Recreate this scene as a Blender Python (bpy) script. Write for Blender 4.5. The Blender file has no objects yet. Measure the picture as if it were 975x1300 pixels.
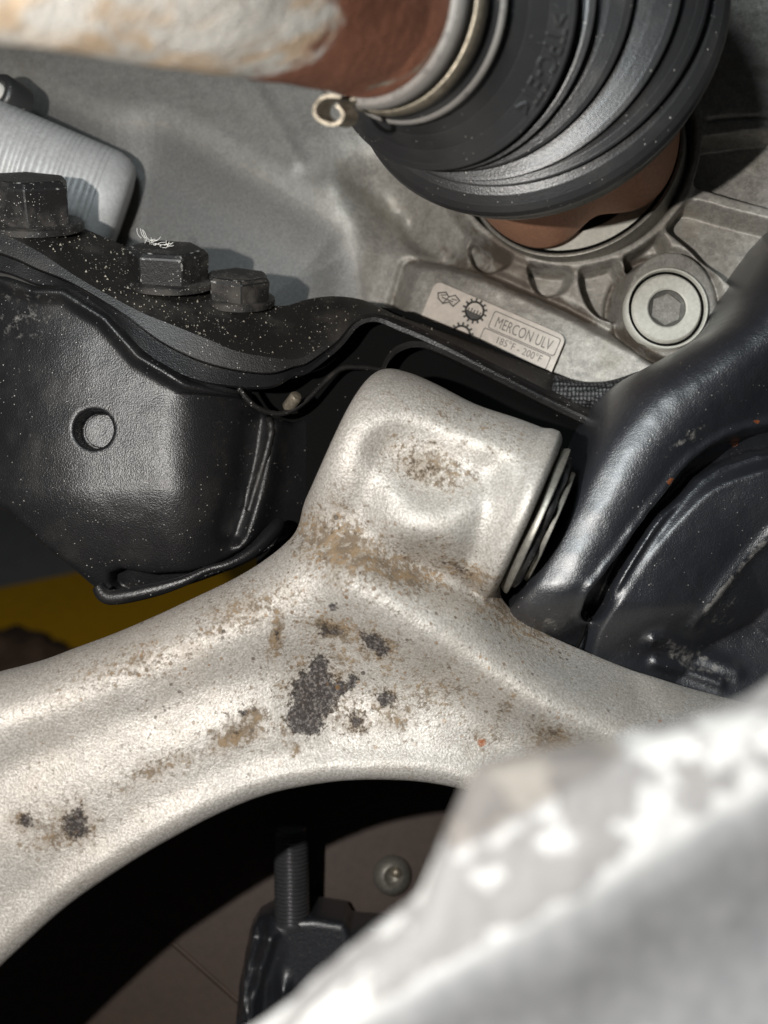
import bpy, math, random
import numpy as np
from mathutils import Vector

# ------------------------------------------------------------------ frame, camera, light
S = 0.24 / 1177.0            # metres per design unit (one unit = 0.204 mm)
F = 1177.0                   # design units from the lens to the control arm
PITCH = math.radians(28.0)   # the camera looks down into the wheel well
CP, SP = math.cos(PITCH), math.sin(PITCH)
CAM_Z = 0.50
ROT = np.array([[1, 0, 0], [0, CP, SP], [0, -SP, CP]])

def world(v):
    """design frame (x right, y away, z up, units) -> world metres"""
    v = np.asarray(v, dtype=np.float64)
    return (v @ ROT.T) * S + np.array([0, 0, CAM_Z])

def at(px, py, d):
    """point at depth d that the lens sees at (px, py)"""
    return np.array([(px - 487.5) / F * d, d, (650.0 - py) / F * d])

scene = bpy.context.scene
COL = scene.collection
cam = bpy.data.cameras.new('camera'); cam_o = bpy.data.objects.new('camera', cam); COL.objects.link(cam_o)
cam_o.location = (0, 0, CAM_Z); cam_o.rotation_euler = (math.radians(90) - PITCH, 0, 0)
cam.sensor_fit = 'HORIZONTAL'; cam.sensor_width = 36; cam.lens = 18 / math.tan(math.radians(22.5))
cam.clip_start = 0.01; cam.clip_end = 50
cam.dof.use_dof = True; cam.dof.focus_distance = 1215 * S; cam.dof.aperture_fstop = 12.5
scene.camera = cam_o

w = bpy.data.worlds.new('World'); scene.world = w; w.use_nodes = True
w.node_tree.nodes['Background'].inputs[0].default_value = (0.80, 0.90, 1.0, 1)
w.node_tree.nodes['Background'].inputs[1].default_value = 0.016
scene.view_settings.view_transform = 'Standard'; scene.view_settings.look = 'None'
scene.view_settings.exposure = 0.0; scene.view_settings.gamma = 1.0
scene.cycles.use_denoising = True
scene.cycles.max_bounces = 6
scene.cycles.sample_clamp_indirect = 4

def lamp(name, kind, p, energy, color, size, target=None):
    l = bpy.data.lights.new(name, kind); o = bpy.data.objects.new(name, l); COL.objects.link(o)
    l.energy = energy; l.color = color
    if kind == 'AREA': l.shape = 'DISK'; l.size = size * S
    else: l.shadow_soft_size = size * S
    o.location = world(p)
    if target is not None:
        o.rotation_euler = (Vector(world(target)) - Vector(o.location)).to_track_quat('-Z', 'Y').to_euler()
    return l

lamp('torch', 'POINT', (-390, 80, 85), 2.65, (1.0, 0.965, 0.92), 12)
lamp('daylight', 'AREA', (-250, 20, 640), 0.40, (0.86, 0.96, 1.0), 240, (350, 1200, -80))

# ------------------------------------------------------------------ numpy toolkit
def smin(a, b, k):
    h = np.clip(0.5 + 0.5 * (b - a) / k, 0, 1)
    return b + (a - b) * h - k * h * (1 - h)
def smax(a, b, k): return -smin(-a, -b, k)
def sstep(a, b, x):
    t = np.clip((x - a) / (b - a), 0, 1); return t * t * (3 - 2 * t)
def gauss(x, y, cx, cy, rx, ry, deg=0):
    c, s = math.cos(math.radians(deg)), math.sin(math.radians(deg))
    u = ((x - cx) * c + (y - cy) * s) / rx; v = (-(x - cx) * s + (y - cy) * c) / ry
    return np.exp(-(u * u + v * v))

def spline(pts, n=8, closed=False):
    p = np.array(pts, float); m = len(p); out = []
    rng = range(m if closed else m - 1)
    for i in rng:
        if closed: a, b, c, d = p[(i - 1) % m], p[i], p[(i + 1) % m], p[(i + 2) % m]
        else: a, b, c, d = p[max(i - 1, 0)], p[i], p[i + 1], p[min(i + 2, m - 1)]
        for j in range(n):
            t = j / n
            out.append(0.5 * ((2 * b) + (c - a) * t + (2 * a - 5 * b + 4 * c - d) * t * t + (3 * b - a - 3 * c + d) * t ** 3))
    if not closed: out.append(p[-1])
    return np.array(out)

def resample(p, n):
    p = np.asarray(p, float); d = np.r_[0, np.cumsum(np.linalg.norm(np.diff(p, axis=0), axis=1))]
    t = np.linspace(0, d[-1], n)
    return np.stack([np.interp(t, d, p[:, i]) for i in range(p.shape[1])], 1)

def poly_sdf(pts, X, Y):
    p = np.asarray(pts, float); n = len(p)
    d = np.full(X.shape, 1e18); sgn = np.ones(X.shape)
    j = n - 1
    for i in range(n):
        ex, ey = p[j] - p[i]; wx = X - p[i, 0]; wy = Y - p[i, 1]
        h = np.clip((wx * ex + wy * ey) / (ex * ex + ey * ey + 1e-12), 0, 1)
        d = np.minimum(d, (wx - ex * h) ** 2 + (wy - ey * h) ** 2)
        c1 = Y >= p[i, 1]; c2 = Y < p[j, 1]; c3 = ex * wy > ey * wx
        flip = (c1 & c2 & c3) | (~c1 & ~c2 & ~c3)
        sgn = np.where(flip, -sgn, sgn); j = i
    return sgn * np.sqrt(d)

def line_dist(pts, X, Y):
    """distance to a polyline and the parameter 0..1 of the nearest point"""
    p = np.asarray(pts, float); best = np.full(X.shape, 1e18); par = np.zeros(X.shape); n = len(p) - 1
    for i in range(n):
        ex, ey = p[i + 1] - p[i]; wx = X - p[i, 0]; wy = Y - p[i, 1]
        h = np.clip((wx * ex + wy * ey) / (ex * ex + ey * ey + 1e-12), 0, 1)
        d = (wx - ex * h) ** 2 + (wy - ey * h) ** 2
        m = d < best; best = np.where(m, d, best); par = np.where(m, (i + h) / n, par)
    return np.sqrt(best), par

def band(pts, X, Y, width):
    d, _ = line_dist(spline(pts, 6), X, Y)
    return np.exp(-(d / width) ** 2)

_rng = np.random.default_rng(4)
_TAB = _rng.random((64, 64, 64)).astype(np.float32)
def vnoise(x, y, z):
    xi, yi, zi = np.floor(x).astype(int), np.floor(y).astype(int), np.floor(z).astype(int)
    fx, fy, fz = x - xi, y - yi, z - zi
    fx, fy, fz = [t * t * (3 - 2 * t) for t in (fx, fy, fz)]
    r = 0
    for a in (0, 1):
        for b in (0, 1):
            for c in (0, 1):
                r = r + _TAB[(xi + a) & 63, (yi + b) & 63, (zi + c) & 63] * (fx if a else 1 - fx) * (fy if b else 1 - fy) * (fz if c else 1 - fz)
    return r - 0.5
def fbm(x, y, z, o=3):
    r = 0; a = 1.0
    for i in range(o):
        r = r + a * vnoise(x + 17 * i, y + 5 * i, z); x, y, z, a = x * 2, y * 2, z * 2, a * 0.5
    return r

class F2:
    """a scalar picture of heights or distances, sampled bilinearly"""
    def __init__(s, x0, y0, x1, y1, h=2.0):
        s.x0, s.y0, s.h = x0, y0, h
        s.nx = int((x1 - x0) / h) + 2; s.ny = int((y1 - y0) / h) + 2
        s.X, s.Y = np.meshgrid(x0 + h * np.arange(s.nx), y0 + h * np.arange(s.ny), indexing='ij')
        s.v = {}
    def set(s, k, a): s.v[k] = a.astype(np.float32)
    def get(s, k, x, y):
        u = np.clip((x - s.x0) / s.h, 0, s.nx - 1.001); v = np.clip((y - s.y0) / s.h, 0, s.ny - 1.001)
        i = u.astype(np.int32); j = v.astype(np.int32); fu = u - i; fv = v - j; a = s.v[k]
        return (a[i, j] * (1 - fu) + a[i + 1, j] * fu) * (1 - fv) + (a[i, j + 1] * (1 - fu) + a[i + 1, j + 1] * fu) * fv

def nets(f, lo, hi, h, slack=2.2):
    """surface of the solid f(x, y, t) < 0 as a quad mesh (surface nets on a sparse grid)"""
    B = 8
    lo = np.array(lo, float); nb = [int(math.ceil((b - a) / (h * B))) for a, b in zip(lo, hi)]
    n = [B * k for k in nb]
    cs = [lo[i] + (np.arange(nb[i]) + 0.5) * B * h for i in range(3)]
    cx, cy, cz = np.meshgrid(*cs, indexing='ij')
    cv = f(cx, cy, cz).astype(np.float32)
    near = np.abs(cv) < 0.87 * B * h * slack
    V = np.repeat(np.repeat(np.repeat(cv, B, 0), B, 1), B, 2)
    bi = np.argwhere(near)
    o = np.stack(np.meshgrid(*[np.arange(B)] * 3, indexing='ij'), -1).reshape(-1, 3)
    for k in range(0, len(bi), 1500):
        idx = (bi[k:k + 1500, None, :] * B + o[None]).reshape(-1, 3)
        p = lo + idx * h
        V[idx[:, 0], idx[:, 1], idx[:, 2]] = f(p[:, 0], p[:, 1], p[:, 2])
    V[0], V[-1], V[:, 0], V[:, -1], V[:, :, 0], V[:, :, -1] = [abs(V).max() * 0 + 5.0] * 6
    s = V < 0
    cnt = np.zeros([a - 1 for a in n], np.int8)
    for a in (0, 1):
        for b in (0, 1):
            for c in (0, 1):
                cnt += s[a:n[0] - 1 + a, b:n[1] - 1 + b, c:n[2] - 1 + c]
    act = (cnt > 0) & (cnt < 8)
    ids = np.full(act.shape, -1, np.int32); cells = np.argwhere(act); ids[act] = np.arange(len(cells))
    acc = np.zeros((len(cells), 3)); num = np.zeros(len(cells))
    corners = [(a, b, c) for a in (0, 1) for b in (0, 1) for c in (0, 1)]
    cvv = {c: V[cells[:, 0] + c[0], cells[:, 1] + c[1], cells[:, 2] + c[2]] for c in corners}
    for c in corners:
        for ax in range(3):
            if c[ax]: continue
            e = list(c); e[ax] = 1; e = tuple(e)
            a, b = cvv[c], cvv[e]; m = (a < 0) != (b < 0)
            t = np.where(m, a / np.where(m, a - b, 1), 0)
            q = np.tile(np.array(c, float), (len(cells), 1)); q[:, ax] += t
            acc += q * m[:, None]; num += m
    P = lo + (cells + acc / np.maximum(num, 1)[:, None]) * h
    for _ in range(2):
        v = f(P[:, 0], P[:, 1], P[:, 2]); e = 0.6
        g = np.stack([f(P[:, 0] + e, P[:, 1], P[:, 2]) - v, f(P[:, 0], P[:, 1] + e, P[:, 2]) - v, f(P[:, 0], P[:, 1], P[:, 2] + e) - v], 1) / e
        st = -(v / np.maximum((g * g).sum(1), 0.15))[:, None] * g
        ln = np.linalg.norm(st, axis=1, keepdims=True)
        P = P + st * np.minimum(1, 0.6 * h / np.maximum(ln, 1e-9))
    Q = []
    for ax in range(3):
        sl0 = [slice(None)] * 3; sl1 = [slice(None)] * 3
        sl0[ax] = slice(0, n[ax] - 1); sl1[ax] = slice(1, n[ax])
        a, b = s[tuple(sl0)], s[tuple(sl1)]
        e = np.argwhere(a != b); inside = a[e[:, 0], e[:, 1], e[:, 2]]
        u, v = [(1, 2), (2, 0), (0, 1)][ax]
        ok = (e[:, u] > 0) & (e[:, v] > 0) & (e[:, u] < n[u] - 1) & (e[:, v] < n[v] - 1)
        e, inside = e[ok], inside[ok]
        def cid(du, dv):
            q = e.copy(); q[:, u] -= du; q[:, v] -= dv; return ids[q[:, 0], q[:, 1], q[:, 2]]
        q = np.stack([cid(1, 1), cid(0, 1), cid(0, 0), cid(1, 0)], 1)
        q[~inside] = q[~inside][:, ::-1]; Q.append(q)
    Q = np.concatenate(Q); Q = Q[(Q >= 0).all(1)]
    return P, Q

# ------------------------------------------------------------------ objects
def tag(o, label=None, cat=None, group=None, kind=None):
    if label: o['label'] = label
    if cat: o['category'] = cat
    if group: o['group'] = group
    if kind: o['kind'] = kind
    return o

def thing(name, label, cat, p, group=None):
    o = bpy.data.objects.new(name, None); COL.objects.link(o); o.empty_display_size = 0.01
    o.location = world(p); return tag(o, label, cat, group)

def origin(o):
    v = Vector((0, 0, 0))
    while o is not None: v += o.location; o = o.parent
    return np.array(v)

def obj(name, verts, faces, mat, parent=None, smooth=True, attrs=None, sharp=None, base=None, flip=False):
    """one mesh object from design-frame vertices; base = its origin when it is top-level"""
    W = world(verts)
    L = origin(parent) if parent is not None else (world(base) if base is not None else W.mean(0))
    me = bpy.data.meshes.new(name)
    faces = np.asarray(faces) if not isinstance(faces, list) else faces
    v = W - L
    if isinstance(faces, np.ndarray):
        if flip: faces = faces[:, ::-1]
        k = faces.shape[1]
        me.vertices.add(len(v)); me.vertices.foreach_set('co', v.astype(np.float32).ravel())
        me.loops.add(faces.size); me.loops.foreach_set('vertex_index', faces.astype(np.int32).ravel())
        me.polygons.add(len(faces)); me.polygons.foreach_set('loop_start', np.arange(0, faces.size, k, dtype=np.int32))
        me.update(calc_edges=True)
    else:
        me.from_pydata(v.tolist(), [], [list(f)[::-1] if flip else list(f) for f in faces]); me.update()
    me.polygons.foreach_set('use_smooth', [bool(smooth)] * len(me.polygons))
    if attrs:
        for k, a in attrs.items():
            at_ = me.attributes.new(k, 'FLOAT', 'POINT'); at_.data.foreach_set('value', np.asarray(a, np.float32))
    if smooth and sharp: me.set_sharp_from_angle(angle=math.radians(sharp))
    me.validate()
    o = bpy.data.objects.new(name, me); COL.objects.link(o); me.materials.append(mat)
    if parent is not None: o.parent = parent
    else: o.location = L
    return o

def local(P, d):
    """(px, py, t) of an object whose reference plane lies at depth d -> design frame"""
    k = d / F; P = np.asarray(P, float)
    return np.stack([(P[:, 0] - 487.5) * k, d - P[:, 2] * k, (650 - P[:, 1]) * k], 1)

def traced(P, d):
    """like local, but (px, py) is where the lens sees the point"""
    P = np.asarray(P, float); k = d / F
    return np.stack([(P[:, 0] - 487.5) / F * (d - P[:, 2] * k), d - P[:, 2] * k, (650 - P[:, 1]) / F * (d - P[:, 2] * k)], 1)

def solid(name, f, lo, hi, h, d, mat, parent=None, attrs=None, sharp=None, slack=2.2, tref=0.0):
    P, Q = nets(f, lo, hi, h, slack)
    a = {k: g(P[:, 0], P[:, 1], P[:, 2]) for k, g in attrs.items()} if attrs else None
    # (x, y down, t towards the lens) is left handed against (x, away, up): keep faces outward
    P[:, 0] = 487.5 + (P[:, 0] - 487.5) * (1 - tref / F); P[:, 1] = 650 + (P[:, 1] - 650) * (1 - tref / F)
    return obj(name, local(P, d), Q, mat, parent, True, a, sharp)

def frame_of(a):
    a = np.asarray(a, float); a = a / np.linalg.norm(a)
    h = np.array([0, 0, 1.0]) if abs(a[2]) < 0.9 else np.array([1.0, 0, 0])
    e1 = np.cross(a, h); e1 /= np.linalg.norm(e1); e2 = np.cross(e1, a)
    return a, e1, e2

def skin_rings(rings, close=True, caps=(False, False)):
    n = len(rings[0]); V = np.concatenate(rings); Fc = []
    m = n if close else n - 1
    for i in range(len(rings) - 1):
        for j in range(m):
            k = (j + 1) % n
            Fc.append((i * n + j, i * n + k, (i + 1) * n + k, (i + 1) * n + j))
    if caps[0]: Fc.append(tuple(range(n))[::-1])
    if caps[1]: Fc.append(tuple((len(rings) - 1) * n + j for j in range(n)))
    return V, Fc

def lathe(P, axis, prof, n=64, caps=(False, False), rf=None, rot=0.0):
    a, e1, e2 = frame_of(axis); th = np.linspace(0, 2 * np.pi, n, endpoint=False) + rot
    rings = []
    for s, r in prof:
        rr = r if rf is None else rf(th, s, r)
        rings.append(np.asarray(P) + s * a + (np.cos(th) * rr)[:, None] * e1 + (np.sin(th) * rr)[:, None] * e2)
    return skin_rings(rings, True, caps)

def tube(path, r, n=10, caps=True):
    p = np.asarray(path, float); m = len(p); r = np.broadcast_to(r, (m,))
    t = np.gradient(p, axis=0); t /= np.linalg.norm(t, axis=1, keepdims=True)
    up = np.array([0.13, -0.95, 0.28]); rings = []; th = np.linspace(0, 2 * np.pi, n, endpoint=False)
    for i in range(m):
        e1 = np.cross(t[i], up); e1 /= np.linalg.norm(e1); e2 = np.cross(e1, t[i])
        rings.append(p[i] + r[i] * (np.cos(th)[:, None] * e1 + np.sin(th)[:, None] * e2))
    return skin_rings(rings, True, (caps, caps))

def sheet(curves, n, thick):
    """a plate lofted through 3-D curves, with a real thickness behind it"""
    R = np.stack([resample(c, n) for c in curves])             # m x n x 3
    du = np.gradient(R, axis=1); dv = np.gradient(R, axis=0)
    N = np.cross(du, dv); N /= np.linalg.norm(N, axis=2, keepdims=True) + 1e-9
    if N[..., 1].mean() > 0: N = -N                             # towards the lens
    m = len(R); A = R.reshape(-1, 3); Bk = (R - N * thick).reshape(-1, 3); o = m * n
    Fc = []
    for i in range(m - 1):
        for j in range(n - 1):
            q = (i * n + j, i * n + j + 1, (i + 1) * n + j + 1, (i + 1) * n + j)
            Fc.append(q); Fc.append(tuple(o + k for k in q[::-1]))
    for j in range(n - 1):
        for i in (0, m - 1): Fc.append((i * n + j, i * n + j + 1, o + i * n + j + 1, o + i * n + j))
    for i in range(m - 1):
        for j in (0, n - 1): Fc.append((i * n + j, (i + 1) * n + j, o + (i + 1) * n + j, o + i * n + j))
    return np.concatenate([A, Bk]), Fc

def join(parts):
    V, Fc, k = [], [], 0
    for v, f in parts:
        V.append(np.asarray(v)); Fc += [tuple(int(i) + k for i in q) for q in f]; k += len(v)
    return np.concatenate(V), Fc

def text_mesh(s, size=1.0, depth=0.0):
    cu = bpy.data.curves.new('t', 'FONT'); cu.body = s; cu.size = size; cu.extrude = depth; cu.resolution_u = 3
    o = bpy.data.objects.new('t', cu); COL.objects.link(o)
    me = o.evaluated_get(bpy.context.evaluated_depsgraph_get()).to_mesh()
    V = np.array([v.co[:] for v in me.vertices]); Fc = [tuple(p.vertices) for p in me.polygons]
    bpy.data.objects.remove(o); bpy.data.curves.remove(cu)
    return V, Fc

# ------------------------------------------------------------------ materials
class M:
    def __init__(s, name):
        s.m = bpy.data.materials.new(name); s.m.use_nodes = True; s.t = s.m.node_tree
        s.b = s.t.nodes['Principled BSDF']; s.tc = s.t.nodes.new('ShaderNodeTexCoord'); s.nrm = None
    def _set(s, sock, v):
        if hasattr(v, 'is_linked') or isinstance(v, bpy.types.NodeSocket): s.t.links.new(v, sock)
        elif isinstance(v, (tuple, list)) and sock.type == 'RGBA': sock.default_value = (*v[:3], 1)
        else: sock.default_value = v
    def noise(s, scale, detail=4, rough=0.55, dist=0.0, stretch=None):
        n = s.t.nodes.new('ShaderNodeTexNoise'); n.inputs['Scale'].default_value = scale; n.inputs['Detail'].default_value = detail
        n.inputs['Roughness'].default_value = rough; n.inputs['Distortion'].default_value = dist
        v = s.tc.outputs['Object']
        if stretch:
            mp = s.t.nodes.new('ShaderNodeMapping'); mp.inputs['Scale'].default_value = stretch[:3]
            if len(stretch) > 3: mp.inputs['Rotation'].default_value = (0, stretch[3], 0)
            s.t.links.new(v, mp.inputs[0]); v = mp.outputs[0]
        s.t.links.new(v, n.inputs['Vector']); return n.outputs['Fac']
    def vor(s, scale, out='Distance', rnd=1.0):
        n = s.t.nodes.new('ShaderNodeTexVoronoi'); n.inputs['Scale'].default_value = scale; n.inputs['Randomness'].default_value = rnd
        s.t.links.new(s.tc.outputs['Object'], n.inputs['Vector']); return n.outputs[out]
    def attr(s, name):
        n = s.t.nodes.new('ShaderNodeAttribute'); n.attribute_name = name; return n.outputs['Fac']
    def math(s, op, a, b=0.0, c=0.0, clamp=False):
        n = s.t.nodes.new('ShaderNodeMath'); n.operation = op; n.use_clamp = clamp
        s._set(n.inputs[0], a); s._set(n.inputs[1], b); s._set(n.inputs[2], c); return n.outputs[0]
    def step(s, a, lo, hi, o0=0.0, o1=1.0):
        n = s.t.nodes.new('ShaderNodeMapRange'); n.interpolation_type = 'SMOOTHSTEP'
        s._set(n.inputs[0], a); n.inputs[1].default_value = lo; n.inputs[2].default_value = hi
        n.inputs[3].default_value = o0; n.inputs[4].default_value = o1; return n.outputs[0]
    def mix(s, f, a, b):
        n = s.t.nodes.new('ShaderNodeMix'); n.data_type = 'RGBA'
        s._set(n.inputs['Factor'], f); s._set(n.inputs[6], a); s._set(n.inputs[7], b); return n.outputs[2]
    def fleck(s, scale, size, keep):
        """small scattered specks: 1 inside a speck"""
        d = s.vor(scale); c = s.vor(scale, 'Color')
        sp = s.t.nodes.new('ShaderNodeSeparateColor'); s.t.links.new(c, sp.inputs[0])
        rad = s.math('MULTIPLY', sp.outputs[0], size)
        return s.math('MULTIPLY', s.math('LESS_THAN', d, rad), s.math('LESS_THAN', sp.outputs[1], keep))
    def bump(s, h, strength, dist):
        n = s.t.nodes.new('ShaderNodeBump'); n.inputs['Strength'].default_value = strength; n.inputs['Distance'].default_value = dist
        s.t.links.new(h, n.inputs['Height'])
        if s.nrm: s.t.links.new(s.nrm, n.inputs['Normal'])
        s.nrm = n.outputs[0]
    def done(s, color, rough=0.5, metal=0.0, spec=0.5, coat=0.0):
        s._set(s.b.inputs['Base Color'], color); s._set(s.b.inputs['Roughness'], rough); s._set(s.b.inputs['Metallic'], metal)
        s._set(s.b.inputs['Specular IOR Level'], spec); s.b.inputs['Coat Weight'].default_value = coat
        if s.nrm: s.t.links.new(s.nrm, s.b.inputs['Normal'])
        return s.m

def mat_arm():
    k = M('cast_aluminium')
    g = k.noise(1900, 3, 0.6); g2 = k.noise(800, 4, 0.6); big = k.noise(45, 4, 0.6)
    c = k.mix(k.step(g, 0.34, 0.68), (0.38, 0.355, 0.32), (0.64, 0.61, 0.57))
    c = k.mix(k.step(big, 0.4, 0.75, 0, 0.3), c, (0.50, 0.44, 0.37))
    n1 = k.noise(560, 6, 0.72); n2 = k.noise(1500, 3, 0.6)
    nn = k.math('ADD', k.math('MULTIPLY', n1, 0.7), k.math('MULTIPLY', n2, 0.3))
    spots = k.attr('spots'); br = k.math('ADD', k.attr('brown'), k.math('MULTIPLY', k.math('SUBTRACT', spots, 0.3), 0.22))
    film = k.math('MULTIPLY', k.step(k.math('ADD', br, k.math('MULTIPLY', k.math('SUBTRACT', k.noise(150, 6, 0.72), 0.5), 1.4)), 0.10, 0.85), 0.72)
    c = k.mix(film, c, (0.27, 0.22, 0.165))
    def mask(v, lo, hi, amp, src=nn):
        return k.step(k.math('ADD', v, k.math('MULTIPLY', k.math('SUBTRACT', src, 0.5), amp)), lo, hi)
    mb = mask(br, 0.30, 0.66, 3.2)
    hue = k.mix(k.step(k.noise(240, 3, 0.6), 0.42, 0.6), (0.075, 0.052, 0.032), (0.29, 0.185, 0.085))
    c = k.mix(k.math('MULTIPLY', mb, 0.85), c, k.mix(n2, hue, (0.20, 0.14, 0.08)))
    mo = mask(k.attr('orange'), 0.45, 0.75, 1.6)
    c = k.mix(k.math('MULTIPLY', mo, 0.85), c, (0.36, 0.11, 0.03))
    md = mask(k.attr('dark'), 0.36, 0.62, 2.3)
    c = k.mix(k.math('MULTIPLY', md, 0.93), c, k.mix(k.step(k.noise(1300, 4, 0.7), 0.46, 0.66), (0.024, 0.020, 0.020), (0.20, 0.175, 0.165)))
    ms = None
    for sc, size, keep, w in ((300, 0.22, 0.30, 0.9), (560, 0.30, 0.30, 0.8), (1000, 0.34, 0.30, 0.7)):
        f = k.math('MULTIPLY', k.fleck(sc, size, keep), k.step(k.math('ADD', spots, k.math('SUBTRACT', k.noise(90, 3), 0.5)), 0.25, 0.6, 0.0, w))
        ms = f if ms is None else k.math('MAXIMUM', ms, f)
    c = k.mix(k.math('MULTIPLY', ms, 0.85), c, k.mix(k.step(k.noise(110, 1), 0.4, 0.6), (0.055, 0.038, 0.025), (0.30, 0.165, 0.065)))
    k.bump(k.math('MULTIPLY', k.math('ADD', g, k.math('MULTIPLY', g2, 0.5)), k.step(k.noise(70, 3), 0.3, 0.7, 0.6, 1.1)), 0.75, 0.00030)
    k.bump(k.math('ADD', k.math('ADD', md, k.math('MULTIPLY', mb, 0.3)), k.math('MULTIPLY', ms, 0.7)), 0.7, 0.0004)
    dirt_and_tone = k.math('MAXIMUM', k.math('MAXIMUM', md, mb), film)
    return k.done(c, k.math('ADD', 0.50, k.math('MULTIPLY', dirt_and_tone, 0.30)), k.math('SUBTRACT', 0.36, k.math('MULTIPLY', dirt_and_tone, 0.33)), 0.4)

def mat_black(name, spec=0.55, coat=0.0, fine=0.5,  base=(0.013, 0.014, 0.017), rough=0.36, dust=0.25, flecks=0.25, bump=0.4, peel=True):
    k = M(name)
    n = k.noise(700, 3, 0.6); f = k.noise(2600, 2, 0.5); b = k.noise(70, 5, 0.62)
    d = k.math('MULTIPLY', k.step(b, 0.45, 0.75), dust)
    c = k.mix(d, base, (0.10, 0.088, 0.075))
    at_ = k.attr('dirt_and_tone')
    dm = k.step(k.math('ADD', at_, k.math('MULTIPLY', k.math('SUBTRACT', k.noise(420, 5, 0.65), 0.5), 1.6)), 0.35, 0.75)
    c = k.mix(k.math('MULTIPLY', dm, 0.75), c, (0.26, 0.245, 0.225))
    rst = k.step(k.math('ADD', k.attr('rust'), k.math('MULTIPLY', k.math('SUBTRACT', k.noise(600, 4), 0.5), 1.2)), 0.45, 0.6)
    c = k.mix(rst, c, (0.20, 0.06, 0.02))
    fl = k.math('MULTIPLY', k.fleck(1500, 0.30, flecks * 1.6), k.step(k.noise(150, 3), 0.42, 0.6))
    c = k.mix(fl, c, (0.42, 0.40, 0.37))
    k.bump(n if peel else f, bump, 0.00025)
    k.bump(f, fine, 0.0002)
    k.bump(fl, 0.6, 0.0003)
    r = k.math('ADD', rough, k.math('MULTIPLY', k.math('MAXIMUM', k.math('MULTIPLY', d, 2.0), dm), 0.35))
    k.b.inputs['Coat Roughness'].default_value = 0.36
    return k.done(c, r, 0.0, spec, coat)

def mat_worn():
    k = M('worn_black_edge'); n = k.noise(480, 5, 0.7)
    c = k.mix(k.step(n, 0.54, 0.66), (0.012, 0.012, 0.012), (0.36, 0.35, 0.33))
    k.bump(n, 0.4, 0.0003); return k.done(c, 0.5, 0.0, 0.5)

def mat_case(name, base=(0.36, 0.34, 0.305), dark=(0.26, 0.245, 0.22)):
    k = M(name)
    g = k.noise(1700, 4, 0.7); mid = k.noise(330, 4, 0.65); big = k.noise(60, 5, 0.6)
    c = k.mix(k.step(mid, 0.36, 0.68), dark, base); c = k.mix(k.step(k.noise(950, 3, 0.6), 0.5, 0.62, 0, 0.35), c, (0.50, 0.48, 0.44))
    c = k.mix(k.step(g, 0.5, 0.72, 0, 0.55), c, (0.56, 0.54, 0.49))
    c = k.mix(k.step(big, 0.5, 0.72, 0, 0.35), c, (0.22, 0.18, 0.12))
    st = k.step(k.math('ADD', k.attr('dirt_and_tone'), k.math('MULTIPLY', k.math('SUBTRACT', k.noise(260, 5, 0.7), 0.5), 1.3)), 0.35, 0.75)
    c = k.mix(k.math('MULTIPLY', st, 0.75), c, (0.085, 0.06, 0.04))
    sm = k.attr('smooth')
    plain = k.mix(k.step(k.noise(2200, 3, 0.7), 0.38, 0.68), (0.125, 0.122, 0.118), (0.215, 0.21, 0.20))
    c = k.mix(sm, c, plain)
    k.bump(k.math('ADD', g, k.math('MULTIPLY', mid, 0.25)), 0.45, 0.00025)
    return k.done(c, 0.5, 0.35, 0.5)

def mat_plain(name, col, rough=0.5, metal=0.0, bump=0.2, var=0.3, scale=900, spec=0.5):
    k = M(name); n = k.noise(scale, 4, 0.6); b = k.noise(scale / 9, 4, 0.6)
    c = k.mix(k.step(n, 0.3, 0.7, 0, var), col, tuple(x * 0.45 for x in col))
    c = k.mix(k.step(b, 0.45, 0.75, 0, var), c, tuple(x * 0.6 for x in col))
    k.bump(n, bump, 0.0002); return k.done(c, rough, metal, spec)

def mat_shaft():
    k = M('flaking_shaft_paint')
    n = k.noise(80, 6, 0.62, 1.2); n2 = k.noise(40, 4, 0.6, 2.0); f = k.noise(1200, 4, 0.65)
    rustc = k.mix(f, (0.24, 0.085, 0.05), (0.46, 0.21, 0.13))
    cream = k.mix(k.step(n2, 0.46, 0.60), (0.92, 0.89, 0.82), (0.84, 0.64, 0.44))
    cream = k.mix(k.step(k.noise(300, 5, 0.7), 0.5, 0.75, 0, 0.5), cream, (0.82, 0.80, 0.76))
    e = k.math('ADD', k.attr('rust'), k.math('MULTIPLY', k.math('SUBTRACT', n, 0.5), 1.5))
    c = k.mix(k.step(e, 0.42, 0.62), cream, rustc)
    pk = k.step(k.math('SUBTRACT', n2, k.math('MULTIPLY', k.noise(200, 4), 0.12)), 0.60, 0.63)
    c = k.mix(k.math('MULTIPLY', pk, k.step(e, 0.42, 0.62)), c, (0.40, 0.35, 0.28))
    k.bump(f, 0.6, 0.0004); k.bump(k.noise(420, 4, 0.6), 0.5, 0.0008); return k.done(c, 0.62, 0.0, 0.35)

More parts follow.
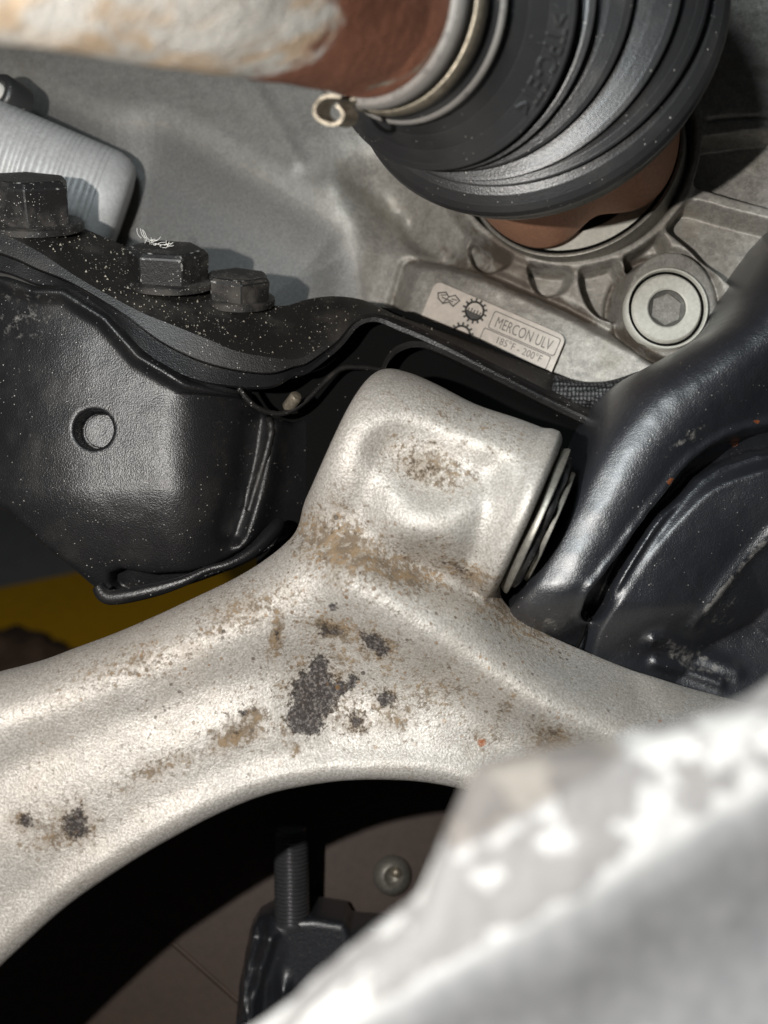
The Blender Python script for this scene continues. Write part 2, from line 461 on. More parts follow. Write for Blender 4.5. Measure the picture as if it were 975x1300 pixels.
def mat_foreground():
    k = M('crusted_casting')
    n = k.noise(120, 6, 0.70); b = k.noise(40, 4, 0.6); f = k.noise(500, 4, 0.6)
    zn = k.attr('tan'); lit_crust = k.attr('white')
    c = k.mix(k.step(f, 0.4, 0.7), (0.18, 0.183, 0.187), (0.23, 0.23, 0.23))
    m = k.step(k.math('ADD', lit_crust, k.math('MULTIPLY', k.math('SUBTRACT', k.noise(90, 6, 0.72, 0.0, (1.0, 1.0, 3.2, 0.65)), 0.5), 0.8)), 0.15, 0.95)
    c = k.mix(m, c, (0.36, 0.358, 0.35))  # sunlit strip put into the colour, along with pale crust
    t = k.step(k.math('ADD', zn, k.math('MULTIPLY', k.math('SUBTRACT', n, 0.5), 0.9)), 0.35, 0.7)
    c = k.mix(k.math('MULTIPLY', t, 0.6), c, k.mix(b, (0.11, 0.092, 0.068), (0.20, 0.17, 0.132)))
    sp = k.step(k.math('MULTIPLY', k.noise(130, 3, 0.6), k.math('ADD', k.math('ADD', zn, lit_crust), 0.35)), 0.56, 0.66)
    c = k.mix(k.math('MULTIPLY', sp, 0.7), c, (0.08, 0.075, 0.075))
    k.bump(n, 0.3, 0.0006); return k.done(c, 0.8, 0.0, 0.2)

def mat_weave():
    k = M('braided_sleeve'); 
    v = k.vor(900, 'Distance', 0.25); c = k.mix(k.step(v, 0.25, 0.6), (0.07, 0.07, 0.072), (0.008, 0.008, 0.009))
    k.bump(v, 0.9, 0.0006); return k.done(c, 0.5)

MAT = dict(
    arm=mat_arm(),
    black=mat_black('black_chassis_paint', base=(0.010, 0.010, 0.011), rough=0.36, dust=0.10, flecks=0.12, spec=0.7, bump=0.16, fine=0.6),
    rail=mat_black('glossy_black_rail_paint', base=(0.016, 0.0175, 0.022), rough=0.40, dust=0.05, flecks=0.07, bump=0.6, spec=1.0, coat=1.0, fine=0.8),
    gritty=mat_black('dusty_black_paint', base=(0.011, 0.010, 0.009), rough=0.5, dust=0.3, flecks=0.25),
    edge=mat_black('scuffed_black_edge', base=(0.012, 0.011, 0.011), rough=0.42, dust=0.22, flecks=0.25, bump=0.15),
    rubber=mat_black('boot_rubber', base=(0.026, 0.026, 0.027), rough=0.36, dust=0.16, flecks=0.07, bump=0.15, spec=0.75, fine=0.25, peel=False),
    hole=mat_black('painted_gap_shade', base=(0.003, 0.003, 0.003), rough=0.8, dust=0.0, flecks=0.01, spec=0.10),  # near-black colour put in for shade in the pocket, gaps and groove
    case=mat_case('gearbox_casting'),
    shaft=mat_shaft(),
    bolt=mat_black('grimy_bolt_paint', base=(0.010, 0.009, 0.009), rough=0.5, dust=0.75, flecks=0.5),
    worn=mat_worn(),
    socket=mat_plain('socket_steel', (0.15, 0.143, 0.125), 0.5, 0.4, 0.3, 0.5),
    stud=mat_plain('dark_stud_steel', (0.16, 0.16, 0.165), 0.33, 0.7, 0.2, 0.4),
    rust=mat_plain('brown_rust_film', (0.56, 0.285, 0.175), 0.6, 0.1, 0.15, 0.35),
    steel=mat_plain('bright_steel', (0.74, 0.72, 0.64), 0.42, 0.15, 0.1, 0.3),
    dull=mat_plain('dull_steel', (0.30, 0.285, 0.25), 0.45, 0.6, 0.3, 0.5),
    clamp=mat_plain('scuffed_clamp_steel', (0.40, 0.35, 0.27), 0.40, 0.6, 0.4, 0.9),
    grey=mat_plain('turned_grey_metal', (0.56, 0.56, 0.555), 0.5, 0.15, 0.2, 0.35),
    groove=mat_plain('turning_groove', (0.22, 0.215, 0.21), 0.5, 0.2, 0.2, 0.35),
    sticker=mat_plain('sticker_paper', (0.62, 0.555, 0.485), 0.45, 0.0, 0.1, 0.30, 420),
    ink=mat_plain('sticker_ink', (0.075, 0.07, 0.066), 0.5, 0.0, 0.1, 0.4, 500),
    faint=mat_plain('faded_ink', (0.17, 0.155, 0.14), 0.5, 0.0, 0.1, 0.5, 700),
    front=mat_foreground(),
    tray=mat_plain('brown_undertray', (0.060, 0.036, 0.024), 0.6, 0.0, 0.4, 0.4, 300),
    floor=mat_plain('grey_floor', (0.33, 0.33, 0.33), 0.7, 0.0, 0.2, 0.3, 60),
    yellow=mat_plain('yellow_floor_paint', (0.95, 0.52, 0.008), 0.55, 0.0, 0.2, 0.2, 80),
    rag=mat_plain('brown_rag', (0.16, 0.10, 0.065), 0.9, 0.0, 0.5, 0.5, 90),
    white=mat_plain('white_fluff', (0.75, 0.73, 0.68), 0.8, 0.0, 0.1, 0.2),
    grit=mat_plain('pale_grit', (0.36, 0.33, 0.27), 0.8, 0.0, 0.1, 0.5, 200),
    weave=mat_weave(),
)

# ------------------------------------------------------------------ the ground far below
FZ = 0.0
def w2b(W):
    return ((np.asarray(W, float) - np.array([0, 0, CAM_Z])) / S) @ ROT
def floor_at(px, py, z=0.0):
    ray = ROT @ np.array([(px - 487.5) / F, 1.0, (650 - py) / F]); t = (z - CAM_Z) / ray[2]
    return np.array([0, 0, CAM_Z]) + ray * t
fl = obj('floor', w2b([(-6, -6, 0), (6, -6, 0), (6, 6, 0), (-6, 6, 0)]), [(0, 1, 2, 3)], MAT['floor'], smooth=False)
tag(fl, 'grey workshop floor far below at the edge of the picture', 'floor', kind='structure')
q = [floor_at(-260, 800, 0.003), floor_at(90, 728, 0.003), floor_at(560, 620, 0.003), floor_at(700, 760, 0.003), floor_at(300, 860, 0.003), floor_at(-260, 980, 0.003)]
tag(obj('floor_paint', w2b(q), [(5, 4, 3, 2, 1, 0)], MAT['yellow'], smooth=False), 'broad yellow stripe painted on the grey floor', 'floor paint', kind='structure')

# ------------------------------------------------------------------ gearbox casing
AX1 = np.array([.50375808, .81409552, .28892263]); PA1 = np.array([88.878, 1050, 550.686])      # drive shaft
AX2 = np.array([.35972945, .92472993, -.12437552]); PA2 = np.array([145.928, 1050, 590.835])    # gearbox bore
DC = 1430.0
g = F2(-190, -190, 1150, 640, 1.6); X, Y = g.X, g.Y
wob = 5 * fbm(X / 60, Y / 60, 0 * X, 3)
Z = np.where(X > 560, 0.30 * (X - 718), 0.30 * (560 - 718) + 0.10 * (X - 560)) + 0.10 * (Y - 176)
Z0 = Z.copy(); Z = Z + 1.2 * fbm(X / 14, Y / 14, 0 * X + 3, 2) * sstep(470, 560, X)
def pocket(pts, depth, soft, r=6, n=5):
    global Z
    d = poly_sdf(spline(pts, n, True), X + wob * 0.3, Y + wob * 0.3) - r
    Z = Z - depth * sstep(soft, -soft, d)
ring_d = np.hypot(X - 722, Y - 172)
# smooth bell housing on the left, with its rounded lower panel
lowp = poly_sdf(spline([(-250, 40), (0, 95), (130, 150), (211, 158), (321, 219), (402, 268), (440, 300), (458, 372), (470, 700), (-250, 700)], 6, True), X, Y)
Z = Z - 22 * sstep(26, -70, lowp) + 4 * np.exp(-((lowp - 20) / 30.0) ** 2) - 0.12 * np.clip(-lowp, 0, 200)
Z = Z + 5 * band([(285, 60), (311, 100), (345, 150), (377, 206)], X, Y, 13) + 5 * gauss(X, Y, 430, 238, 22, 16, 30) + 3 * gauss(X, Y, 432, 150, 16, 34, -15)
Z = Z - 32 * band([(505, 240), (492, 300), (484, 350), (478, 420)], X, Y, 40) + 4 * band([(400, 180), (450, 250), (475, 300)], X, Y, 30)
Z = Z - 26 * band([(470, 230), (520, 270), (575, 320)], X, Y, 30)
# ledge that carries the sticker
led = poly_sdf([(500, 420), (523, 337), (566, 336), (640, 366), (720, 402), (806, 448), (850, 480), (900, 640), (480, 640)], X + wob * .2, Y + wob * .2)
Z = Z + 26 * sstep(9, -12, led) - 8 * np.exp(-((led - 12) / 6.0) ** 2)
pocket([(606, 308), (622, 300), (640, 312), (640, 330), (622, 336), (608, 326)], 36, 4.5)
pocket([(680, 338), (700, 336), (718, 346), (714, 362), (696, 366), (682, 356)], 34, 4.5)
pocket([(748, 334), (770, 330), (786, 350), (790, 378), (786, 398), (768, 396), (752, 382), (744, 356)], 36, 4.5)
pocket([(800, 314), (818, 298), (838, 306), (842, 322), (824, 334), (808, 342), (800, 330)], 34, 4.5)
pocket([(912, 398), (930, 388), (944, 396), (934, 420), (914, 420)], 28, 4, 3)
pocket([(872, 190), (890, 184), (935, 176), (1020, 168), (1100, 165), (1100, 275), (1010, 264), (900, 234), (866, 218)], 36, 6, 4)
pocket([(862, 270), (880, 262), (920, 272), (1000, 292), (1100, 310), (1100, 470), (1000, 420), (940, 362), (880, 310), (846, 280)], 36, 6, 4)
pocket([(560, 240), (590, 262), (600, 290), (570, 320), (530, 300), (520, 260)], 20, 14)
Z = Z - 4 * band([(900, 152), (940, 148), (1100, 142)], X, Y, 3)
bd = np.hypot((X - 848) / 1.0, (Y - 391) / 1.06)
Z = np.where(bd < 76, Z + (np.median(Z[(bd < 64)]) + 16 - Z) * sstep(66, 60, bd), Z) - 9 * np.exp(-((bd - 68) / 4.5) ** 2)
Z = Z - 190 * sstep(0, 8, Y - np.interp(X, [-200, 560, 640, 700, 740, 800, 840, 1200], [560, 470, 474, 484, 494, 490, 484, 484]))
# bore for the inner joint
zr = 0.30 * (X - 718) + 0.10 * (Y - 176)
Z = Z + (zr + 6 - Z) * sstep(176, 166, ring_d) * (ring_d > 150)
Z = np.where(ring_d < 160, Z - 90 * sstep(160, 152, ring_d), Z)
# lower edge of the casing ends behind the subframe
dirt_and_tone = 0.75 * band([(640, 300), (650, 330), (655, 360)], X, Y, 16) + 0.5 * band([(560, 300), (640, 350), (740, 400)], X, Y, 14) + 0.55 * np.exp(-((bd - 68) / 7) ** 2) + 0.5 * np.exp(-((led - 10) / 8.0) ** 2) + 0.45 * np.exp(-((ring_d - 172) / 12) ** 2)  # darker along boss groove, ledge edge and bore rim, plus two streaks
dirt_and_tone += 0.4 * gauss(X, Y, 440, 330, 22, 60)
sm = np.maximum(sstep(24, -24, lowp), 0.5 * sstep(480, 380, X))
nx, ny = X.shape
P = np.stack([X.ravel(), Y.ravel(), Z.ravel()], 1)
bot = P.copy(); edge = np.zeros((nx, ny), bool); edge[0] = edge[-1] = True; edge[:, 0] = edge[:, -1] = True
idx = np.arange(nx * ny).reshape(nx, ny)
Q = np.stack([idx[:-1, :-1], idx[1:, :-1], idx[1:, 1:], idx[:-1, 1:]], -1).reshape(-1, 4)
loop = np.r_[idx[:, 0], idx[-1, 1:], idx[-2::-1, -1], idx[0, -2:0:-1]]
skirt = P[loop].copy(); skirt[:, 2] = -420; ns = len(loop); o0 = nx * ny
Qs = np.stack([loop, np.roll(loop, -1), o0 + np.roll(np.arange(ns), -1), o0 + np.arange(ns)], 1)[:, ::-1]
gear = thing('gearbox_casing', 'stained grey cast gearbox casing with ribs and a round drain plug behind the black boot', 'gearbox', at(640, 300, DC))
Pall = np.concatenate([P, skirt])
k0 = np.r_[Z0.ravel(), Z0.ravel()[loop]] / F              # the sloping face, traced where the lens sees it
Pall[:, 0] = 487.5 + (Pall[:, 0] - 487.5) * (1 - k0); Pall[:, 1] = 650 + (Pall[:, 1] - 650) * (1 - k0)
obj('casing', local(Pall, DC), np.concatenate([Q, Qs]), MAT['case'], gear, True,
    {'dirt_and_tone': np.r_[dirt_and_tone.ravel(), np.zeros(ns)], 'smooth': np.r_[sm.ravel(), np.zeros(ns)]})
def zcase(x, y): 
    i = int((x - g.x0) / g.h); j = int((y - g.y0) / g.h); return Z[i, j]
# gap inside the bore seal, its shade painted near black, and the rim
v, f = lathe(PA2, AX2, [(440, 150), (386, 151), (384, 153), (384, 157), (388, 158)], 96)
ro = obj('seal_gap', v, f, MAT['hole'], gear, sharp=50)
v, f = lathe(PA2, AX2, [(388, 157.5), (381, 158), (380, 160), (381, 163), (390, 164.5), (420, 165)], 96)
obj('seal_rim', v, f, MAT['dull'], ro, sharp=50)
v, f = lathe(PA2, AX2, [(398, 120), (396, 149), (430, 150), (432, 120)], 72)
obj('oil_seal', v, f, MAT['steel'], gear, sharp=40)
# drain plug
zc = zcase(848, 391); pc = traced([(845, 393, zc)], DC)[0]
pn = np.array([-0.02, -1.0, 0.02]); pn /= np.linalg.norm(pn); k = DC / F
plug = obj('drain_plug', *lathe(pc, pn, [(-10, 49 * k), (6, 49 * k), (9, 47.5 * k), (9, 45.5 * k), (3, 44.5 * k), (3, 41 * k), (9, 39.5 * k), (10.5, 38 * k), (10.5, 24 * k), (8, 22 * k)], 96), MAT['steel'], gear, sharp=35)
obj('groove_ring', *lathe(pc, pn, [(3.4, 44.4 * k), (3.4, 41.2 * k)], 96), MAT['hole'], plug)  # groove shade painted as a near-black ring
def hexr(th, s, r):
    return r * np.cos(np.pi / 6) / np.cos(((th + 0.4) % (np.pi / 3)) - np.pi / 6)
sock = lathe(pc, pn, [(8, 22.3 * k), (4.4, 22.0 * k), (3.4, 19.5 * k), (-44, 19 * k), (-45, 12 * k), (-47, 1 * k)], 96, (False, True), rf=lambda th, s_, r: hexr(th, s_, r) if s_ < 4 else r)
obj('hex_socket', *sock, MAT['socket'], plug, sharp=25)
# sticker with its print
TL = np.array([552.0, 354.5]); e1 = np.array([.916, .402]); e2 = np.array([-.39, .921])
zs = zcase(620, 420) + 9
def stk(a, b, up=0.0):
    a = np.asarray(a, float); b = np.asarray(b, float)
    p = TL + a[:, None] * e1 + b[:, None] * e2
    def one(x, y, u=0.0): return traced([(x, y, zs + 0.30 * (x - 620) + 0.10 * (y - 420) + u)], DC)[0]
    o = one(620, 420); dx = one(660, 420) - one(580, 420); dy = one(620, 450) - one(620, 390)
    return o + (p[:, :1] - 620) * dx / 80 + (p[:, 1:] - 420) * dy / 60 + np.array([0, -1.0, 0]) * np.reshape(up, (-1, 1))
def rrect(a0, b0, a1, b1, r, n=6):
    out = []
    for cx, cy, s in ((a1 - r, b0 + r, -90), (a1 - r, b1 - r, 0), (a0 + r, b1 - r, 90), (a0 + r, b0 + r, 180)):
        for i in range(n + 1):
            th = math.radians(s + 90 * i / n); out.append((cx + r * math.cos(th), cy + r * math.sin(th)))
    return np.array(out)
rr = rrect(0, 0, 180, 104, 10); n = len(rr)
V = np.concatenate([stk(rr[:, 0], rr[:, 1], 0), stk(rr[:, 0], rr[:, 1], -12)])
st = obj('sticker', V, [tuple(range(n))] + [(i, (i + 1) % n, n + (i + 1) % n, n + i)[::-1] for i in range(n)], MAT['sticker'], gear, smooth=False)
def flatpoly(polys, up, name, mat):
    parts = []
    for p in polys:
        p = np.asarray(p, float); m = len(p)
        V = np.concatenate([stk(p[:, 0], p[:, 1], up), stk(p[:, 0], p[:, 1], 0.0)])
        parts.append((V, [tuple(range(m))] + [(i, (i + 1) % m, m + (i + 1) % m, m + i)[::-1] for i in range(m)]))
    return obj(name, *join(parts), mat, st, smooth=False)
def strokes(segs, wd):
    out = []
    for p, q in segs:
        p, q = np.array(p, float), np.array(q, float); d = q - p; d /= np.linalg.norm(d); nn = np.array([-d[1], d[0]]) * wd / 2
        out.append([p + nn - d * wd / 2, q + nn + d * wd / 2, q - nn + d * wd / 2, p - nn - d * wd / 2])
    return out
def loop_segs(p): return [(p[i], p[(i + 1) % len(p)]) for i in range(len(p))]
def put_text(s, a0, a1, b0, b1, name, mat, bold=0.0):
    V, Fc = text_mesh(s); lo, hi = V.min(0), V.max(0)
    a = a0 + (V[:, 0] - lo[0]) / (hi[0] - lo[0]) * (a1 - a0); b = b1 - (V[:, 1] - lo[1]) / (hi[1] - lo[1]) * (b1 - b0)
    obj(name, stk(a, b, 0.5), Fc, mat, st, smooth=False)
put_text('MERCON ULV', 93, 168, 11, 25, 'print', MAT['faint'])
put_text('185°F - 200°F', 103, 163, 33.5, 43, 'print', MAT['faint'])
flatpoly(strokes(loop_segs(rrect(86, 6, 175, 29, 3, 3)), 1.1) + strokes(loop_segs(rrect(82, 31, 172, 48, 2, 2)), 1.1), 0.5, 'print_border', MAT['faint'])
def gear_icon(ca, cb, r, teeth=14):
    th = np.linspace(0, 2 * np.pi, 57); out = []
    ring = [(ca + r * math.cos(t), cb + r * math.sin(t)) for t in th[:-1]]
    segs = loop_segs(ring); out += strokes(segs, 2.6)
    for i in range(teeth):
        t = 2 * np.pi * i / teeth; c, s = math.cos(t), math.sin(t)
        out += strokes([((ca + (r + 1) * c, cb + (r + 1) * s), (ca + (r + 3.6) * c, cb + (r + 3.6) * s))], 2.6)
    th = np.linspace(math.radians(12), math.radians(168), 16)
    out.append([(ca + r * math.cos(t), cb + r * math.sin(t)) for t in th])
    for i in range(5):
        x = ca - 8 + 4 * i; out += strokes([((x, cb + 3), (x, cb - 0.5 - (i % 2)))], 1.6)
    return out
flatpoly(gear_icon(62, 16.5, 11.5), 0.5, 'gear_symbol', MAT['ink'])
flatpoly(gear_icon(58, 51, 11), 0.5, 'gear_symbol', MAT['ink'])
bk = [(9, 14), (18, 9), (24, 13), (31, 8), (39, 12), (34, 22), (27, 19), (20, 24), (12, 20)]
flatpoly(strokes(loop_segs(bk), 1.6) + strokes([((24, 13), (20, 24)), ((14, 15), (20, 12)), ((29, 14), (35, 13)), ((16, 17), (31, 17))], 1.4), 0.5, 'book_symbol', MAT['ink'])

# ------------------------------------------------------------------ drive axle
axle = thing('drive_axle', 'drive shaft with flaking cream and rust paint entering a ribbed black rubber boot', 'drive shaft', PA1)
ss = np.linspace(-900, -196, 60); rings = []
v, f = lathe(PA1, AX1, [(s, 87 + (2.5 if s > -220 else 0)) for s in ss], 120, (True, False),
             rf=lambda th, s, r: r + 1.6 * fbm(np.cos(th) * 3 + 9, np.sin(th) * 3 + 9, th * 0 + s / 40, 3))
sv = (v - PA1) @ AX1
obj('shaft', v, f, MAT['shaft'], axle, attrs={'rust': sstep(-470, -300, sv) + 0.0 * sv})
v, f = lathe(PA1, AX1, [(-204, 80), (-207, 88), (-207, 95), (-202, 99), (-186, 99), (-178, 96), (-174, 92)], 96)
obj('boot_collar', v, f, MAT['edge'], axle, sharp=50, attrs={'dirt_and_tone': np.full(len(v), 0.80)})
v, f = lathe(PA1, AX1, [(-137, 102), (-135, 107.5), (-131, 110), (-126, 110), (-123, 107)], 96)
obj('boot_flange', v, f, MAT['edge'], axle, sharp=50, attrs={'dirt_and_tone': np.full(len(v), 0.85)})
v, f = lathe(PA1, AX1, [(-176, 92), (-175, 100), (-170, 103), (-157, 103), (-152, 100), (-151, 92)], 96)
band_o = obj('clamp_band', v, f, MAT['clamp'], axle, sharp=40)
# folded ear of the clamp, hanging at the lower left
cp = at(428, 138, 905)
pth = [cp + np.array(q) * 0.82 for q in ((14, 0, 14), (2, 0, 16), (-11, 2, 14), (-20, 4, 4), (-19, 6, -8), (-8, 8, -16), (6, 8, -18), (15, 6, -12), (16, 4, -3), (10, 2, 5), (16, 0, 10))]
pth = spline(pth, 6)
wdir = AX1 * 13
V = np.concatenate([pth - wdir, pth + wdir]); m = len(pth)
cen = pth.mean(0); inn = pth + (cen - pth) / np.linalg.norm(cen - pth, axis=1, keepdims=True) * 3.2
V = np.concatenate([V, inn - wdir, inn + wdir])
Fc = []
for i in range(m - 1):
    Fc += [(i, i + 1, m + i + 1, m + i), (2 * m + i, 3 * m + i, 3 * m + i + 1, 2 * m + i + 1), (i, 2 * m + i, 2 * m + i + 1, i + 1), (m + i, m + i + 1, 3 * m + i + 1, 3 * m + i)]
obj('clamp_ear', V, Fc, MAT['clamp'], band_o, sharp=45)
# boot: rings swept from the shaft axis to the gearbox axis
C0 = PA1 - 59 * AX1; C1 = PA2 + 43 * AX2; L3 = np.linalg.norm(C1 - C0) / 3
def bframe(w):
    if w < 0: return C0 + AX1 * w * 144.4, AX1
    if w > 1: return C1 + AX2 * (w - 1) * 144.4, AX2
    b0, b1, b2, b3 = C0, C0 + AX1 * L3, C1 - AX2 * L3, C1
    c = (1 - w) ** 3 * b0 + 3 * (1 - w) ** 2 * w * b1 + 3 * (1 - w) * w * w * b2 + w ** 3 * b3
    n = AX1 * (1 - w) + AX2 * w; return c, n / np.linalg.norm(n)
prof = [(-.66, 90), (-.60, 99), (-.53, 106), (-.49, 107), (-.46, 105), (-.44, 103), (-.36, 109), (-.25, 119), (-.12, 134), (-.03, 148), (0, 153.5), (.025, 155), (.045, 153),
        (.06, 140), (.075, 128), (.09, 128), (.105, 146), (.12, 152), (.135, 146), (.145, 134), (.155, 134), (.17, 154), (.195, 160), (.22, 157), (.235, 146), (.255, 136), (.29, 146), (.34, 158), (.40, 169), (.44, 173), (.465, 172),
        (.48, 163), (.50, 152), (.54, 160), (.60, 178), (.655, 193), (.69, 199), (.712, 197), (.725, 188), (.74, 185), (.80, 195), (.88, 203), (.94, 209.5), (.975, 212), (.995, 208), (1.01, 199), (1.03, 202),
        (1.08, 216), (1.14, 225), (1.20, 230), (1.27, 231), (1.34, 228), (1.38, 222), (1.40, 216), (1.44, 214), (1.55, 214), (1.58, 208), (1.75, 203), (1.80, 185)]
pw = np.array([p[0] for p in prof]); pr = np.array([p[1] for p in prof])
ws = np.sort(np.unique(np.r_[np.linspace(-.66, 1.8, 330), pw]))
from_rs = np.interp(ws, pw, pr)
ker = np.array([1, 2, 1]) / 4; from_rs[1:-1] = np.convolve(from_rs, ker, 'valid')
th = np.linspace(0, 2 * np.pi, 180, endpoint=False); rings = []
for wv, r in zip(ws, from_rs):
    c, nrm = bframe(wv); a, b1_, b2_ = frame_of(nrm)
    rings.append(c + r * (np.cos(th)[:, None] * b1_ + np.sin(th)[:, None] * b2_))
boot = obj('rubber_boot', *skin_rings(rings, True, (False, False)), MAT['rubber'], axle)
cB, nB = bframe(1.41)
v, f = lathe(cB, nB, [(0, 213), (2, 217.5), (20, 217.5), (22, 213)], 128)
obj('clamp_band', v, f, MAT['dull'], axle, sharp=40)
# raised lettering on the first face of the boot
def letter_on_boot(s, w0, ang0, hgt, name):
    V, Fc = text_mesh(s, 1.0, 0.03); 
    lo, hi = V.min(0), V.max(0)
    h = hi[1] - lo[1]; wv = w0 + (V[:, 1] - lo[1]) / h * hgt          # up the letter = towards the shaft
    out = []
    for x, y, z, wq in zip(V[:, 0], V[:, 1], V[:, 2], wv):
        r0 = np.interp(wq, pw, pr); an = ang0 - x / h * abs(hgt) * 145 / 150 * 1.15
        c, nrm = bframe(wq); a, b1_, b2_ = frame_of(nrm)
        rr_ = r0 + 1.0 + (1.6 if z > 0 else -1.5)
        out.append(c + rr_ * (math.cos(an) * b1_ + math.sin(an) * b2_) - AX1 * (1.2 if z > 0 else 0))
    obj(name, np.array(out), Fc, MAT['rubber'], boot, smooth=False)
letter_on_boot('>TPC-ET<', -0.13, math.radians(-13), 0.10, 'moulded_lettering')
letter_on_boot('X', -0.13, math.radians(6), 0.09, 'moulded_lettering')
# brown three-lobed joint housing
def lobe(th, s, r):
    d = np.degrees(th); return r * (152 - 40 * ((1 - np.cos(np.radians(3 * (d + 10)))) / 2) ** 3) / 152
v, f = lathe(PA2, AX2, [(140, 120), (160, 150), (200, 155), (366, 158), (374, 157), (378, 153), (378, 60)], 144, rf=lobe)
obj('joint_housing', v, f, MAT['rust'], axle, sharp=50)

# ------------------------------------------------------------------ left subframe
DS = 1235.0
sub = thing('subframe', 'dusty black steel subframe with bolted top flange and a round hole, beside the aluminium arm', 'subframe', at(200, 600, DS))
face = [(-120, 330), (0, 345), (47, 362), (86, 364), (142, 399), (185, 447), (241, 480), (301, 489), (318, 508), (332, 522), (362, 525), (387, 510), (428, 470), (473, 466), (540, 480), (520, 560),
        (440, 700), (345, 694), (302, 716), (276, 730), (232, 746), (190, 757), (134, 769), (116, 765), (82, 730), (43, 696), (10, 664), (-4, 650), (-40, 640), (-120, 620)]
hf = F2(-140, 300, 560, 800, 2.0)
X, Y = hf.X, hf.Y
hf.set('d', poly_sdf(face, X, Y))
relief = -1.3 * np.clip(X - 205, 0, 95) ** 2 / 190 - 0.70 * np.clip(X - 300, 0, 80) - 1.9 * np.clip(X - 380, 0, 400)
relief = relief + 20 * band([(345, 500), (338, 560), (322, 640), (300, 700)], X, Y, 14) - 18 * band([(318, 520), (308, 590), (285, 680)], X, Y, 13)
relief = relief - 0.04 * np.clip(Y - 620, 0, 200) ** 1.45 + 16 * np.exp(-((poly_sdf(face, X, Y) + 10) / 9) ** 2) * (Y < 500) * (X < 300)
relief = relief - 0.0012 * np.clip(120 - X, 0, 300) ** 2 + 1.2 * fbm(X / 50, Y / 50, 0 * X + 7, 3)
hf.set('z', relief)
slot = [(126, 742), (128, 730), (142, 724), (181, 731), (230, 728), (262, 720), (300, 698), (330, 672), (345, 668), (338, 690), (300, 714), (276, 726), (232, 742), (190, 750), (150, 756), (132, 752)]
hf.set('s', poly_sdf(slot, X, Y)); hf.set('gap', poly_sdf([(352, 500), (360, 486), (385, 470), (420, 448), (450, 430), (470, 440), (430, 462), (404, 488), (385, 508), (362, 520), (352, 514)], X, Y))
def f_box(x, y, t):
    D = hf.get('d', x, y); z = hf.get('z', x, y)
    b = smax(smax(D, (t - z) * 0.7, 12), -210 - t, 8)
    b = smax(b, -np.maximum(hf.get('s', x, y), (z - 34 - t) * 0.7), 6)
    b = smax(b, -np.maximum(np.hypot(x - 118, y - 545) - 25, (-36 - t)), 4)
    return b
solid('box_section', f_box, (-130, 318, -225), (548, 782, 40), 3.0, DS, MAT['black'], sub,
      attrs={'dirt_and_tone': lambda x, y, t: 0.22 * gauss(x, y, 335, 520, 14, 20) + 0.25 * gauss(x, y, 20, 400, 50, 40) + 0.12, 'rust': lambda x, y, t: 0 * x})
v, f = lathe(local([(122, 545, -27)], DS)[0], (0.06, -1, 0), [(-12, 23.5), (1, 23.5), (3, 22), (3.5, 10), (2.5, 1)], 40, (False, True))
obj('hole_plug', v, f, MAT['black'], sub, sharp=40)
# top flange: front lip, rolled edge, sloping dirty top
def C3(pts, d=DS): 
    p = np.array(pts, float); p[:, 2] *= 0.62; q = spline(p, 6); return traced(q, d)
lip_lo = [(-120, 322, 6), (0, 343, 6), (47, 360, 6), (86, 365, 6), (142, 401, 6), (185, 447, 2), (241, 479, -8), (301, 490, -24), (345, 490, -40), (372, 473, -55), (388, 470, -62), (428, 438, -80), (452, 410, -92), (478, 403, -100), (510, 415, -106), (554, 434, -112), (640, 478, -120), (700, 508, -124), (757, 535, -128)]
lip_up = [(-120, 252, 2), (0, 296, 2), (48, 319, 4), (100, 353, 6), (172, 393, 2), (220, 413, -6), (262, 430, -14), (301, 446, -24), (345, 454, -40), (375, 456, -55), (395, 448, -64), (424, 430, -80), (448, 406, -92), (474, 398, -102), (512, 408, -110), (556, 427, -116), (640, 468, -124), (700, 498, -128), (757, 527, -132)]
mid_up = [(-120, 228, -40), (0, 272, -40), (60, 300, -40), (120, 338, -40), (190, 374, -46), (240, 394, -54), (290, 410, -62), (330, 420, -72), (372, 420, -84), (400, 412, -96), (430, 402, -110), (455, 393, -124), (482, 392, -134), (512, 404, -140), (560, 424, -146), (640, 462, -152), (700, 490, -156), (752, 517, -158)]
back = [(-120, 170, -150), (-30, 215, -150), (60, 268, -150), (130, 300, -150), (200, 330, -150), (265, 360, -152), (330, 384, -155), (362, 388, -158), (390, 380, -160), (419, 376, -165), (448, 378, -170), (470, 384, -175), (496, 397, -180), (540, 412, -184), (590, 430, -188), (660, 456, -192), (739, 486, -194)]
A_, B_ = np.array(lip_lo, float), np.array(lip_up, float)
lip_mid = A_ * 0.52 + B_ * 0.48; lip_mid[:, 2] += 3
lip_in = lip_mid.copy(); lip_in[:, 1] += 3; lip_in[:, 2] -= 14
ft = sheet([C3(lip_lo), C3(lip_in)], 260, 6)
obj('flange_web', *ft, MAT['black'], sub, sharp=35)
ft = sheet([C3(lip_mid), C3(lip_up)], 260, 9)
obj('flange_lip', *ft, MAT['edge'], sub, sharp=35, attrs={'dirt_and_tone': np.full(len(ft[0]), 0.12), 'rust': np.zeros(len(ft[0]))})
tf_ = sheet([C3(lip_up), C3(mid_up), C3(back)], 260, 9)
top_o = obj('top_flange', *tf_, MAT['gritty'], sub, sharp=35, attrs={'dirt_and_tone': np.full(len(tf_[0]), 0.1), 'rust': np.zeros(len(tf_[0]))})
